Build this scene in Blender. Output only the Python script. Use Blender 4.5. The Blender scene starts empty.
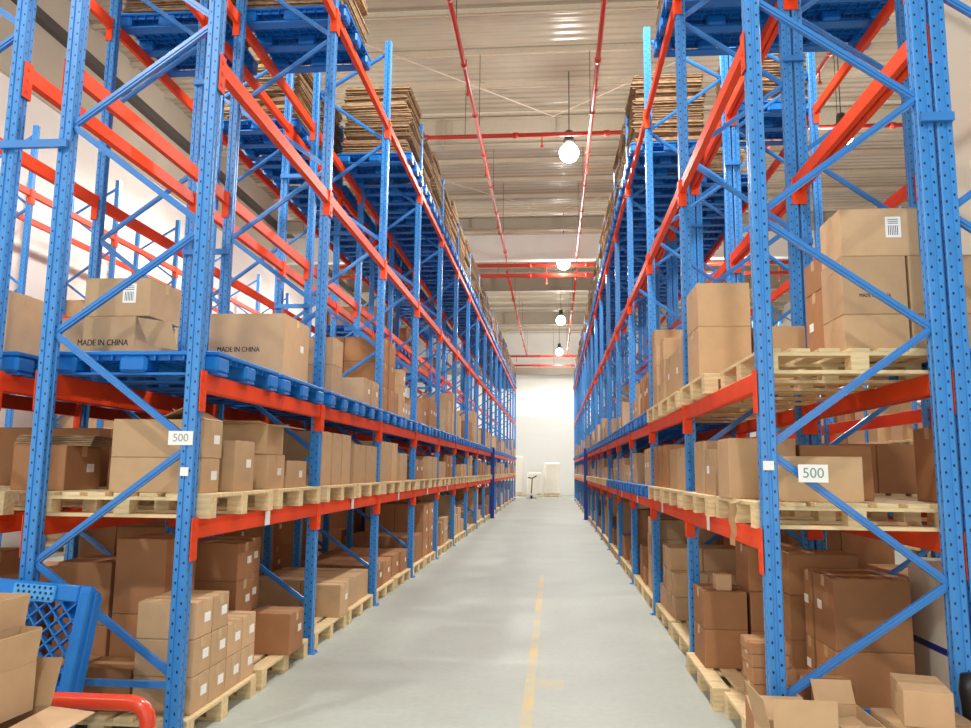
import bpy, bmesh, math, random
from mathutils import Vector, Matrix
SC = bpy.context.scene
COL = SC.collection
PI = math.pi

# ------------------------------------------------------------------ camera
CAM_H = 1.6
F_PX, PITCH, YAW, ROLL = 770.7, 0.1364, 0.0887, 0.0112
cam = bpy.data.cameras.new('camera')
cam.sensor_width = 36.0
cam.lens = 36.0 * F_PX / 971.0
cam.clip_start = 0.05
cam.clip_end = 200
camo = bpy.data.objects.new('camera', cam)
COL.objects.link(camo)
_c, _s = math.cos(YAW), math.sin(YAW)
R0 = Vector((_c, _s, 0)); F0 = Vector((-_s, _c, 0)); Z0 = Vector((0, 0, 1))
FW = math.cos(PITCH) * F0 + math.sin(PITCH) * Z0
U0 = -math.sin(PITCH) * F0 + math.cos(PITCH) * Z0
RR = math.cos(ROLL) * R0 + math.sin(ROLL) * U0
UU = math.cos(ROLL) * U0 - math.sin(ROLL) * R0
m = Matrix.Identity(4)
for i in range(3):
    m[i][0] = RR[i]; m[i][1] = UU[i]; m[i][2] = -FW[i]
m[2][3] = CAM_H
camo.matrix_world = m
SC.camera = camo

# ------------------------------------------------------------------ exposure, sky
SC.view_settings.view_transform = 'Standard'
SC.view_settings.look = 'None'
SC.view_settings.gamma = 1.0
SC.view_settings.use_curve_mapping = False
SC.view_settings.exposure = 0.5
W = bpy.data.worlds.new('World'); SC.world = W
W.use_nodes = True
W.node_tree.nodes['Background'].inputs[0].default_value = (0.95, 0.97, 1.0, 1)
W.node_tree.nodes['Background'].inputs[1].default_value = 0.3

LAMP_W = 640.0         # each high bay lamp, downwards through its reflector
LAMP_GLOBE_W = 170.0   # the same lamp's glass, all round
LAMP_COL = (1.0, 0.975, 0.93)
LAMPS = [(0.37, y) for y in (-2.3, 7.45, 17.3, 27.1, 37.7, 48.0)] + \
        [(6.35, y) for y in (7.0, 16.8, 26.7, 36.8)] + \
        [(-6.3, y) for y in (-2.3, 7.4, 17.3, 27.1, 37.7)]
LAMP_Z = 9.0

def area_light(name, loc, rot, sx, sy, power, col=(1, 1, 1)):
    l = bpy.data.lights.new(name, 'AREA'); l.shape = 'RECTANGLE'; l.size = sx; l.size_y = sy
    l.energy = power; l.color = col
    o = bpy.data.objects.new(name, l); o.location = loc; o.rotation_euler = rot; COL.objects.link(o)
    return o
# daylight through the loading doors behind the camera
area_light('dock_daylight', (-1.0, -7.5, 2.8), (PI/2, 0, 0), 14.0, 4.4, 250.0, (1.0, 0.98, 0.95))
area_light('far_left_fill', (-9.0, 48.0, 3.5), (0, -PI/2, 0), 5.0, 6.0, 150.0, (0.97, 0.99, 1.0))  # unseen fill light added to whiten the far wall
area_light('far_right_fill', (9.0, 48.0, 3.5), (0, PI/2, 0), 5.0, 6.0, 110.0, (0.97, 0.99, 1.0))  # second added fill for the far end, from the right

# ------------------------------------------------------------------ materials
def srgb(r, g, b):
    f = lambda v: (v/255)/12.92 if v/255 <= 0.04045 else ((v/255+0.055)/1.055)**2.4
    return (f(r), f(g), f(b), 1)

def mat(name, col, rough=0.5, metal=0.0, coat=0.0, noise=0.0, nscale=20.0, rand=0.0, bump=0.0, bscale=80.0, spec=0.5,
        stretch=None):
    M = bpy.data.materials.new(name); M.use_nodes = True
    nt = M.node_tree; N = nt.nodes; L = nt.links
    b = N['Principled BSDF']
    b.inputs['Roughness'].default_value = rough
    b.inputs['Metallic'].default_value = metal
    b.inputs['Coat Weight'].default_value = coat
    b.inputs['Specular IOR Level'].default_value = spec
    b.inputs['Base Color'].default_value = col
    if noise or rand or bump:
        tc = N.new('ShaderNodeTexCoord')
        mp = N.new('ShaderNodeMapping'); L.new(tc.outputs['Object'], mp.inputs[0])
        if stretch: mp.inputs['Scale'].default_value = stretch
        n = N.new('ShaderNodeTexNoise'); n.inputs['Scale'].default_value = nscale; n.inputs['Detail'].default_value = 4
        L.new(mp.outputs[0], n.inputs['Vector'])
        mr = N.new('ShaderNodeMapRange'); L.new(n.outputs['Fac'], mr.inputs[0])
        mr.inputs[1].default_value = 0.3; mr.inputs[2].default_value = 0.7
        mr.inputs[3].default_value = 1 - noise; mr.inputs[4].default_value = 1 + noise
        v = mr.outputs[0]
        if rand:
            oi = N.new('ShaderNodeObjectInfo')
            m2 = N.new('ShaderNodeMapRange'); L.new(oi.outputs['Random'], m2.inputs[0])
            m2.inputs[3].default_value = 1 - rand; m2.inputs[4].default_value = 1 + rand * 0.6
            mu = N.new('ShaderNodeMath'); mu.operation = 'MULTIPLY'
            L.new(v, mu.inputs[0]); L.new(m2.outputs[0], mu.inputs[1]); v = mu.outputs[0]
        hs = N.new('ShaderNodeHueSaturation'); hs.inputs['Color'].default_value = col
        L.new(v, hs.inputs['Value']); L.new(hs.outputs[0], b.inputs['Base Color'])
        if bump:
            n2 = N.new('ShaderNodeTexNoise'); n2.inputs['Scale'].default_value = bscale
            L.new(mp.outputs[0], n2.inputs['Vector'])
            bp = N.new('ShaderNodeBump'); bp.inputs['Strength'].default_value = bump; bp.inputs['Distance'].default_value = 0.01
            L.new(n2.outputs['Fac'], bp.inputs['Height']); L.new(bp.outputs[0], b.inputs['Normal'])
    return M

BLUE = srgb(56, 136, 208)
M_blue = mat('blue_rack_paint', BLUE, 0.38, 0, 0.25, 0.06, 6)
M_bluebrace = mat('blue_brace_paint', srgb(52, 126, 200), 0.33, 0, 0.3, 0.05, 6)
M_orange = mat('orange_beam_paint', srgb(236, 74, 30), 0.5, 0, 0.0, 0.06, 5, spec=0.22)
M_wood = mat('pallet_pine', srgb(230, 205, 158), 0.75, noise=0.16, nscale=7, rand=0.12, stretch=(1, 6, 6))
M_plastic = mat('blue_pallet_plastic', srgb(10, 118, 204), 0.42, noise=0.04, rand=0.1)
M_kraft = mat('kraft_cardboard', srgb(198, 164, 126), 0.8, noise=0.05, nscale=9, rand=0.16, spec=0.25)
M_shade_brown = mat('shade_brown_kraft', srgb(172, 124, 86), 0.8, noise=0.05, nscale=9, rand=0.16, spec=0.25)  # browner kraft copy: low-level shade painted into the colour, plus random variety
M_edge = mat('flattened_cardboard', srgb(166, 138, 106), 0.85, noise=0.4, nscale=14, rand=0.2, spec=0.2, stretch=(1, 1, 7))
M_inner = mat('cardboard_inside', srgb(150, 112, 78), 0.85, spec=0.2)
M_tape = mat('packing_tape', srgb(205, 172, 128), 0.25, spec=0.5)
M_label = mat('white_label_paper', srgb(240, 240, 236), 0.6)
M_ink = mat('black_print', srgb(38, 32, 28), 0.7)
M_wall = mat('wall_panel', srgb(236, 232, 226), 0.6, noise=0.03, nscale=1.5)
M_beige = mat('column_plaster', srgb(206, 192, 172), 0.8, noise=0.03, nscale=2)
M_dark = mat('dark_steel', srgb(72, 68, 66), 0.5, noise=0.1)
M_girder = mat('girder_paint', srgb(176, 166, 148), 0.55, noise=0.05)
M_grey = mat('purlin_paint', srgb(214, 202, 182), 0.5, noise=0.05)
M_redpipe = mat('red_pipe_paint', srgb(190, 44, 30), 0.35, coat=0.2, noise=0.05)
M_rail = mat('red_guard_paint', srgb(232, 72, 40), 0.32, coat=0.3, noise=0.06)
M_black = mat('black_wrap', srgb(24, 22, 24), 0.4, noise=0.15)
M_film = mat('white_wrap', srgb(232, 226, 212), 0.35, noise=0.04, bump=0.3, bscale=12)
M_zinc = mat('zinc_bolt', srgb(200, 205, 210), 0.3, 0.8)
M_navy = mat('dark_blue_guard_paint', srgb(20, 48, 140), 0.4, noise=0.06)
M_strap = mat('torn_film', srgb(226, 206, 160), 0.4, noise=0.1)

def mat_perforated():
    """blue paint with two staggered columns of dark punched slots, on every face of an upright"""
    M = M_blue.copy(); M.name = 'blue_perforated_paint'
    nt = M.node_tree; N = nt.nodes; L = nt.links; b = N['Principled BSDF']
    tc = N.new('ShaderNodeTexCoord'); sp = N.new('ShaderNodeSeparateXYZ'); L.new(tc.outputs['Object'], sp.inputs[0])
    ge = N.new('ShaderNodeNewGeometry')
    vt = N.new('ShaderNodeVectorTransform'); vt.vector_type = 'NORMAL'; vt.convert_from = 'WORLD'; vt.convert_to = 'OBJECT'
    L.new(ge.outputs['Normal'], vt.inputs[0])
    sn = N.new('ShaderNodeSeparateXYZ'); L.new(vt.outputs[0], sn.inputs[0])
    def mth(op, a, bb=None, c=None):
        n = N.new('ShaderNodeMath'); n.operation = op
        for i, v in enumerate((a, bb, c)):
            if v is None: continue
            if isinstance(v, (int, float)): n.inputs[i].default_value = v
            else: L.new(v, n.inputs[i])
        return n.outputs[0]
    ax = mth('GREATER_THAN', mth('ABSOLUTE', sn.outputs['X']), 0.7)
    u = mth('ADD', mth('MULTIPLY', sp.outputs['Y'], ax), mth('MULTIPLY', sp.outputs['X'], mth('SUBTRACT', 1.0, ax)))
    def slots(u0, off):
        du = mth('SUBTRACT', u, u0)
        z = mth('ADD', mth('DIVIDE', sp.outputs['Z'], 0.075), off)
        dz = mth('MULTIPLY', mth('SUBTRACT', mth('FRACT', z), 0.5), 0.075)
        d = mth('SQRT', mth('ADD', mth('MULTIPLY', du, du), mth('MULTIPLY', mth('MULTIPLY', dz, dz), 0.45)))
        return mth('LESS_THAN', d, 0.0058)
    k = mth('MAXIMUM', slots(-0.022, 0.0), slots(0.022, 0.5))
    mx = N.new('ShaderNodeMix'); mx.data_type = 'RGBA'
    src = b.inputs['Base Color'].links[0].from_socket
    L.new(k, mx.inputs[0]); L.new(src, mx.inputs[6]); mx.inputs[7].default_value = srgb(10, 26, 70)
    L.new(mx.outputs[2], b.inputs['Base Color'])
    return M
M_perf = mat_perforated()

def mat_floor():
    M = bpy.data.materials.new('polished_concrete'); M.use_nodes = True
    nt = M.node_tree; N = nt.nodes; L = nt.links; b = N['Principled BSDF']
    tc = N.new('ShaderNodeTexCoord')
    n = N.new('ShaderNodeTexNoise'); n.inputs['Scale'].default_value = 0.7; n.inputs['Detail'].default_value = 6
    L.new(tc.outputs['Object'], n.inputs['Vector'])
    cr = N.new('ShaderNodeValToRGB'); L.new(n.outputs['Fac'], cr.inputs[0])
    cr.color_ramp.elements[0].position = 0.3; cr.color_ramp.elements[0].color = srgb(170, 176, 168)
    cr.color_ramp.elements[1].position = 0.7; cr.color_ramp.elements[1].color = srgb(188, 196, 186)
    n3 = N.new('ShaderNodeTexNoise'); n3.inputs['Scale'].default_value = 18; n3.inputs['Detail'].default_value = 8
    L.new(tc.outputs['Object'], n3.inputs['Vector'])
    mv = N.new('ShaderNodeMapRange'); L.new(n3.outputs['Fac'], mv.inputs[0])
    mv.inputs[1].default_value = .3; mv.inputs[2].default_value = .7; mv.inputs[3].default_value = 0.95; mv.inputs[4].default_value = 1.04
    hs = N.new('ShaderNodeHueSaturation'); L.new(cr.outputs[0], hs.inputs['Color']); L.new(mv.outputs[0], hs.inputs['Value'])
    # worn yellow aisle line with a short cross mark
    sp = N.new('ShaderNodeSeparateXYZ'); L.new(tc.outputs['Object'], sp.inputs[0])
    def mth(op, a, bb=None):
        k = N.new('ShaderNodeMath'); k.operation = op
        for i, v in enumerate((a, bb)):
            if v is None: continue
            if isinstance(v, (int, float)): k.inputs[i].default_value = v
            else: L.new(v, k.inputs[i])
        return k.outputs[0]
    def band(ax, a, c):
        return mth('MULTIPLY', mth('GREATER_THAN', sp.outputs[ax], a), mth('LESS_THAN', sp.outputs[ax], c))
    line = mth('MULTIPLY', band('X', -0.215, -0.14), band('Y', 1.0, 12.2))
    cross = mth('MULTIPLY', band('X', -0.14, 0.08), band('Y', 6.0, 6.25))
    n2 = N.new('ShaderNodeTexNoise'); n2.inputs['Scale'].default_value = 2.2; n2.inputs['Detail'].default_value = 7
    L.new(tc.outputs['Object'], n2.inputs['Vector'])
    wear = N.new('ShaderNodeMapRange'); L.new(n2.outputs['Fac'], wear.inputs[0])
    wear.inputs[1].default_value = 0.38; wear.inputs[2].default_value = 0.6
    wear.inputs[3].default_value = 0.15; wear.inputs[4].default_value = 0.6
    fac = mth('MULTIPLY', mth('MAXIMUM', line, mth('MULTIPLY', cross, 0.5)), wear.outputs[0])
    mx = N.new('ShaderNodeMix'); mx.data_type = 'RGBA'
    L.new(fac, mx.inputs[0]); L.new(hs.outputs[0], mx.inputs[6]); mx.inputs[7].default_value = srgb(232, 196, 88)
    L.new(mx.outputs[2], b.inputs['Base Color'])
    rr = N.new('ShaderNodeMapRange'); L.new(n.outputs['Fac'], rr.inputs[0]); rr.inputs[3].default_value = 0.5; rr.inputs[4].default_value = 0.68
    L.new(rr.outputs[0], b.inputs['Roughness'])
    return M
M_floor = mat_floor()

def mat_ceiling():
    M = bpy.data.materials.new('corrugated_roof_sheet'); M.use_nodes = True
    nt = M.node_tree; N = nt.nodes; L = nt.links; b = N['Principled BSDF']
    tc = N.new('ShaderNodeTexCoord')
    n = N.new('ShaderNodeTexNoise'); n.inputs['Scale'].default_value = 0.6; n.inputs['Detail'].default_value = 5
    L.new(tc.outputs['Object'], n.inputs['Vector'])
    cr = N.new('ShaderNodeValToRGB'); L.new(n.outputs['Fac'], cr.inputs[0])
    cr.color_ramp.elements[0].position = 0.3; cr.color_ramp.elements[0].color = srgb(170, 160, 142)
    cr.color_ramp.elements[1].position = 0.7; cr.color_ramp.elements[1].color = srgb(186, 176, 158)
    L.new(cr.outputs[0], b.inputs['Base Color'])
    b.inputs['Roughness'].default_value = 0.2
    b.inputs['Specular IOR Level'].default_value = 0.9
    w = N.new('ShaderNodeTexWave'); w.wave_type = 'BANDS'; w.bands_direction = 'Y'; w.inputs['Scale'].default_value = 1.25
    L.new(tc.outputs['Object'], w.inputs['Vector'])
    bp = N.new('ShaderNodeBump'); bp.inputs['Distance'].default_value = 0.03; bp.inputs['Strength'].default_value = 0.8
    L.new(w.outputs['Fac'], bp.inputs['Height']); L.new(bp.outputs[0], b.inputs['Normal'])
    return M
M_ceil = mat_ceiling()

def mat_glow():
    M = bpy.data.materials.new('lit_lamp_glass'); M.use_nodes = True
    b = M.node_tree.nodes['Principled BSDF']
    b.inputs['Base Color'].default_value = (1, 1, 1, 1)
    b.inputs['Emission Color'].default_value = (1, 0.97, 0.9, 1)
    b.inputs['Emission Strength'].default_value = 14.0
    return M
M_glow = mat_glow()

# ------------------------------------------------------------------ mesh helpers
BOXF = ((0, 3, 2, 1), (4, 5, 6, 7), (0, 1, 5, 4), (1, 2, 6, 5), (2, 3, 7, 6), (3, 0, 4, 7))
class MB:
    def __init__(s): s.v = []; s.f = []; s.mi = []
    def add(s, vs, fs, mi=0):
        n = len(s.v); s.v += [tuple(v) for v in vs]; s.f += [tuple(i + n for i in f) for f in fs]; s.mi += [mi] * len(fs); return s
    def box(s, x0, x1, y0, y1, z0, z1, mi=0, M=None):
        vs = [Vector(p) for p in ((x0, y0, z0), (x1, y0, z0), (x1, y1, z0), (x0, y1, z0), (x0, y0, z1), (x1, y0, z1), (x1, y1, z1), (x0, y1, z1))]
        if M: vs = [M @ v for v in vs]
        return s.add(vs, BOXF, mi)
    def cbox(s, x0, x1, y0, y1, z0, z1, c=0.006, mi=0, M=None):
        """box with chamfered edges"""
        vs = []; idx = {}
        X = (x0, x1); Y = (y0, y1); Z = (z0, z1)
        for i in (0, 1):
            for j in (0, 1):
                for k in (0, 1):
                    sx, sy, sz = (1, -1)[i], (1, -1)[j], (1, -1)[k]
                    for a, d in enumerate(((0, c, c), (c, 0, c), (c, c, 0))):
                        idx[i, j, k, a] = len(vs)
                        vs.append(Vector((X[i] + sx*d[0], Y[j] + sy*d[1], Z[k] + sz*d[2])))
        fs = []
        for i in (0, 1):
            q = [idx[i, 0, 0, 0], idx[i, 1, 0, 0], idx[i, 1, 1, 0], idx[i, 0, 1, 0]]; fs.append(q if i else q[::-1])
            q = [idx[0, i, 0, 1], idx[0, i, 1, 1], idx[1, i, 1, 1], idx[1, i, 0, 1]]; fs.append(q if i else q[::-1])
            q = [idx[0, 0, i, 2], idx[1, 0, i, 2], idx[1, 1, i, 2], idx[0, 1, i, 2]]; fs.append(q if i else q[::-1])
        for i in (0, 1):
            for j in (0, 1):
                par = (i + j) % 2
                q = [idx[i, j, 0, 0], idx[i, j, 1, 0], idx[i, j, 1, 1], idx[i, j, 0, 1]]; fs.append(q if par else q[::-1])
                q = [idx[i, 0, j, 0], idx[i, 1, j, 0], idx[i, 1, j, 2], idx[i, 0, j, 2]]; fs.append(q[::-1] if par else q)
                q = [idx[0, i, j, 1], idx[1, i, j, 1], idx[1, i, j, 2], idx[0, i, j, 2]]; fs.append(q if par else q[::-1])
        for i in (0, 1):
            for j in (0, 1):
                for k in (0, 1):
                    q = [idx[i, j, k, 0], idx[i, j, k, 1], idx[i, j, k, 2]]
                    fs.append(q if (i + j + k) % 2 else q[::-1])
        if M: vs = [M @ v for v in vs]
        return s.add(vs, fs, mi)
    def bar(s, a, b, w, h, mi=0, up=(0, 0, 1)):
        """rectangular bar from a to b; w across, h along 'up'"""
        a = Vector(a); b = Vector(b); d = (b - a).normalized(); u = Vector(up)
        u = (u - d * u.dot(d)); u = u.normalized() if u.length > 1e-5 else Vector((1, 0, 0)); r = d.cross(u)
        vs = []
        for p in (a, b):
            for i, j in ((-1, -1), (1, -1), (1, 1), (-1, 1)): vs.append(p + r * (i * w / 2) + u * (j * h / 2))
        return s.add(vs, ((0, 1, 2, 3), (7, 6, 5, 4), (0, 4, 5, 1), (1, 5, 6, 2), (2, 6, 7, 3), (3, 7, 4, 0)), mi)
    def tube(s, pts, r, n=10, mi=0):
        pts = [Vector(p) for p in pts]; rings = []; u = None
        for i, p in enumerate(pts):
            d = (pts[min(i+1, len(pts)-1)] - pts[max(i-1, 0)]).normalized()
            if u is None: u = Vector((0, 0, 1)) if abs(d.z) < .9 else Vector((1, 0, 0))
            u = (u - d * u.dot(d)).normalized(); w = d.cross(u)
            rr = r[i] if isinstance(r, (list, tuple)) else r
            rings.append([p + u * (math.cos(2*PI*k/n) * rr) + w * (math.sin(2*PI*k/n) * rr) for k in range(n)])
        vs = [v for q in rings for v in q]; fs = []
        for i in range(len(rings) - 1):
            for k in range(n):
                a = i*n + k; b = i*n + (k+1) % n; fs.append((a, b, b + n, a + n))
        fs.append(tuple(range(n))[::-1]); fs.append(tuple((len(rings)-1)*n + k for k in range(n)))
        return s.add(vs, fs, mi)
    def prism(s, prof, z0, z1, mi=0):
        """closed profile [(x,y)] extruded in z"""
        n = len(prof); vs = [(x, y, z0) for x, y in prof] + [(x, y, z1) for x, y in prof]
        fs = [(k, (k+1) % n, (k+1) % n + n, k + n) for k in range(n)] + [tuple(range(n))[::-1], tuple(range(n, 2*n))]
        return s.add(vs, fs, mi)
    def mesh(s, name, mats, smooth=False):
        me = bpy.data.meshes.new(name); me.from_pydata(s.v, [], s.f)
        if not isinstance(mats, (list, tuple)): mats = [mats]
        for q in mats: me.materials.append(q)
        if len(mats) > 1: me.polygons.foreach_set('material_index', s.mi)
        bm = bmesh.new(); bm.from_mesh(me); bmesh.ops.recalc_face_normals(bm, faces=bm.faces); bm.to_mesh(me); bm.free()
        if smooth: me.polygons.foreach_set('use_smooth', [True] * len(me.polygons))
        me.update(); return me

def put(name, me, loc=(0, 0, 0), rz=0.0, parent=None, label=None, cat=None, group=None, kind=None, rot=None):
    o = bpy.data.objects.new(name, me); COL.objects.link(o)
    o.location = loc; o.rotation_euler = rot if rot else (0, 0, rz)
    if parent: o.parent = parent
    if label: o['label'] = label
    if cat: o['category'] = cat
    if group: o['group'] = group
    if kind: o['kind'] = kind
    return o
def empty(name, loc, label, cat, group=None, rz=0.0):
    return put(name, None, loc, rz, None, label, cat, group)
def struct(name, me, loc=(0, 0, 0), parent=None, kind='structure'):
    return put(name, me, loc, parent=parent, kind=None if parent else kind)

ORD = ['first', 'second', 'third', 'fourth', 'fifth', 'sixth', 'seventh', 'eighth', 'ninth', 'tenth', 'eleventh', 'twelfth',
       'thirteenth', 'fourteenth', 'fifteenth', 'sixteenth', 'seventeenth', 'eighteenth']

# ------------------------------------------------------------------ the hall
HX0, HX1, HY0, HY1, HZ = -9.9, 13.0, -8.0, 52.0, 11.0
struct('floor', MB().box(HX0 - .3, HX1 + .3, HY0, HY1 + .3, -0.2, 0).mesh('floor', M_floor))
struct('wall_left', MB().box(HX0 - .3, HX0, HY0, HY1 + .3, 0, HZ).mesh('wall_left', M_wall))
struct('wall_right', MB().box(HX1, HX1 + .3, HY0, HY1 + .3, 0, HZ).mesh('wall_right', M_wall))
struct('wall_back', MB().box(HX0, HX1, HY1, HY1 + .3, 0, HZ).mesh('wall_back', M_wall))
dm = MB().box(-2.6, 2.0, HY1 - .06, HY1, 0, 5.2)
for k in range(17): dm.box(-2.55, 1.95, HY1 - .075, HY1 - .06, .1 + k*.3, .38 + k*.3)
struct('door_1', dm.mesh('roller_door', mat('roller_door_paint', srgb(214, 214, 210), .5)))
ceil = struct('ceiling', MB().box(HX0 - .3, HX1 + .3, HY0 + 4, HY1 + .3, HZ, HZ + .1).mesh('ceiling', M_ceil))
# purlins under the sheets
pm = MB().box(HX0, HX1, -.03, .03, HZ - .12, HZ).box(HX0, HX1, -.03, .05, HZ - .12, HZ - .105).mesh('purlin', M_grey)
y = 0.7
while y < HY1:
    put('purlin', pm, (0, y, 0), parent=ceil); y += 1.55
# roof girders: built-up I sections
def girder(y, z1, depth, fl, mt):
    g = MB()
    g.box(HX0, HX1, y - .008, y + .008, z1 - depth, z1)
    g.box(HX0, HX1, y - fl/2, y + fl/2, z1 - depth, z1 - depth + .016)
    g.box(HX0, HX1, y - fl/2, y + fl/2, z1 - .016, z1)
    x = HX0 + 1.0
    while x < HX1:
        g.box(x - .006, x + .006, y - fl/2 + .01, y + fl/2 - .01, z1 - depth, z1); x += 3.0
    return g.mesh('roof_girder', mt)
for i, yg in enumerate((9.6, 19.3, 36.0, 44.5)):
    struct('trim_%d' % (i + 1), girder(yg, HZ - .2, 0.75, 0.3, M_girder))
struct('trim_5', MB().box(HX0, HX1, 26.4, 26.6, 9.0, 9.85).box(HX0, HX1, 26.36, 26.64, 8.93, 9.0).mesh('fascia', M_wall))
struct('trim_11', girder(26.0, 10.35, .42, .3, M_girder))
struct('trim_6', girder(51.2, 8.4, .45, .3, M_girder))
# dark cable tray along the left wall
struct('trim_7', MB().box(HX0, HX0 + .2, 0, HY1, 10.0, 10.2).mesh('cable_tray', M_dark))
# wall-plate of the left wall: beige upper sheeting band
struct('trim_8', MB().box(HX0, HX0 + .03, 0, HY1, 8.6, HZ).mesh('upper_sheeting', mat('beige_sheeting', srgb(184, 174, 158), .6, noise=.04, nscale=1.2)))
# building column beside the right-hand rack
struct('trim_9', MB().cbox(2.85, 3.13, 5.58, 5.98, 0, HZ, .02).mesh('building_column', M_beige))
# thin roof bracing rods
br = MB()
for yb in (6.5, 13.5, 21.0, 29.5):
    br.tube([(-6, yb, HZ - .3), (0, yb + 5.5, HZ - .3)], .015, 6); br.tube([(6, yb, HZ - .3), (0, yb + 5.5, HZ - .3)], .015, 6)
struct('trim_10', br.mesh('roof_rods', M_grey))

# ------------------------------------------------------------------ sprinkler pipes
def ppipe(name, pts, r, label, heads=(), group='red sprinkler pipes under the roof', sag=True):
    o = put(name, MB().tube(pts, r, 10).mesh(name, M_redpipe, True), label=label, cat='pipe', group=group)
    a, b = Vector(pts[0]), Vector(pts[-1]); L = (b - a).length
    jm = MB().tube([(-.06, 0, 0), (.06, 0, 0)], r * 1.35, 10).mesh('pipe_coupling', M_redpipe, True)
    hm = MB().tube([(0, 0, 0), (0, 0, .22)], .014, 6).tube([(0, 0, -.03), (0, 0, .01)], .035, 8).mesh('sprinkler_head', M_redpipe)
    hg = MB().tube([(0, 0, 0), (0, 0, HZ - a.z)], .008, 5).mesh('pipe_hanger', M_dark)
    d = (b - a).normalized(); rz = math.atan2(d.y, d.x)
    t = 1.0; k = 0
    while t < L:
        p = a + d * t
        put('pipe_coupling', jm, p, rz, o)
        if k % 2: put('sprinkler_head', hm, p + d * .6 + Vector((0, 0, -r - .22)), 0, o)
        else: put('pipe_hanger', hg, p + d * .9, 0, o)
        t += 2.05; k += 1
    return o
def run(x, z, y0, y1, r, label):
    return ppipe('sprinkler_pipe', [(x, y0, z), (x, y1, z)], r, label)
run(-1.64, 9.0, 2, 26.2, .045, 'red sprinkler pipe running down the aisle on its left side, before the white fascia')
run(0.81, 9.0, 2, 26.2, .045, 'red sprinkler pipe running down the aisle on its right side, before the white fascia')
run(-1.72, 8.95, 28.0, 50, .045, 'red sprinkler pipe on the left of the aisle, beyond the white fascia')
run(0.86, 8.95, 28.0, 50, .045, 'red sprinkler pipe on the right of the aisle, beyond the white fascia')
run(4.9, 9.0, 2, 26.2, .04, 'red sprinkler pipe over the aisle behind the right-hand racks')
for nm, pts, lab in (
    ('sprinkler_pipe', [(-8, 16.6, 9.12), (9, 16.6, 9.12)], 'orange-red cross pipe spanning the aisle above the first hanging lamp'),
    ('sprinkler_pipe', [(-8, 27.3, 8.98), (9, 27.3, 8.98)], 'upper of two red cross pipes below the white fascia'),
    ('sprinkler_pipe', [(-8, 27.3, 8.6), (9, 27.3, 8.6)], 'lower of two red cross pipes below the white fascia'),
    ('sprinkler_pipe', [(-6, 49.0, 8.85), (6, 49.0, 8.85)], 'upper of two cross pipes near the far wall'),
    ('sprinkler_pipe', [(-6, 49.0, 8.25), (6, 49.0, 8.25)], 'lower of two cross pipes near the far wall')):
    ppipe(nm, pts, .07 if pts[0][1] > 20 else .05, lab)

# ------------------------------------------------------------------ high bay lamps
gl = MB()
gl.tube([(0, 0, z) for z in (-.24, -.235, -.2, -.12, -.02, .08, .16, .2)], [.02, .09, .16, .215, .235, .2, .13, .08], 20)
m_globe = gl.mesh('lamp_globe', M_glow, True)
hs_ = MB(); hs_.tube([(0, 0, .2), (0, 0, .26), (0, 0, .3), (0, 0, .5), (0, 0, .52)], [.1, .15, .11, .09, .03], 16)
m_house = hs_.mesh('lamp_housing', M_dark, True)
m_rod = MB().tube([(0, 0, .5), (0, 0, HZ - LAMP_Z)], .012, 6).mesh('lamp_rod', M_dark)
for i, (x, y) in enumerate(LAMPS):
    side = 'over the main aisle' if abs(x) < 2 else ('over the side aisle to the right' if x > 0 else 'over the side aisle to the left')
    idx = sum(1 for q in LAMPS[:i] if abs(q[0] - x) < .2)
    inview = {0: 'behind the viewer', 1: 'nearest overhead'}
    t = empty('hanging_lamp', (x, y, LAMP_Z), 'glowing high bay lamp hanging %s, %s from front' % (side, ORD[idx]), 'lamp', 'high bay lamps')
    put('lamp_globe', m_globe, parent=t); put('lamp_housing', m_house, parent=t); put('lamp_rod', m_rod, parent=t)
    l = bpy.data.lights.new('lamp_light', 'SPOT'); l.energy = LAMP_W; l.color = LAMP_COL; l.shadow_soft_size = .22
    l.spot_size = math.radians(170); l.spot_blend = .35
    lo = bpy.data.objects.new('lamp_light', l); lo.parent = t; lo.location = (0, 0, -.5); COL.objects.link(lo)
    l = bpy.data.lights.new('lamp_globe_light', 'POINT'); l.energy = LAMP_GLOBE_W; l.color = LAMP_COL; l.shadow_soft_size = .22
    lo = bpy.data.objects.new('lamp_globe_light', l); lo.parent = t; lo.location = (0, 0, -.5); COL.objects.link(lo)

# ------------------------------------------------------------------ racks
UW, UD = 0.086, 0.078       # upright width (across the row) and depth (along the row)
RH = 7.12
LEVELS = [1.293, 2.161, 4.177, 6.018]      # top of the beams
BH = 0.115
c4 = .006
w, d = UW/2, UD/2
prof = [(-w + c4, -d), (-.011, -d), (-.007, -d + .008), (.007, -d + .008), (.011, -d), (w - c4, -d), (w, -d + c4),
        (w, -.011), (w - .008, -.007), (w - .008, .007), (w, .011), (w, d - c4), (w - c4, d), (-w + c4, d), (-w, d - c4),
        (-w, .011), (-w + .008, .007), (-w + .008, -.007), (-w, -.011), (-w, -d + c4)]
me_up = MB().prism(prof, 0.006, RH).mesh('upright', M_perf)
me_base = MB().box(-.08, .08, -.06, .06, 0, .007).tube([(-.06, -.045, .007), (-.06, -.045, .022)], .01, 6).tube([(.06, .045, .007), (.06, .045, .022)], .01, 6).mesh('base_plate', M_blue)

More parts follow.
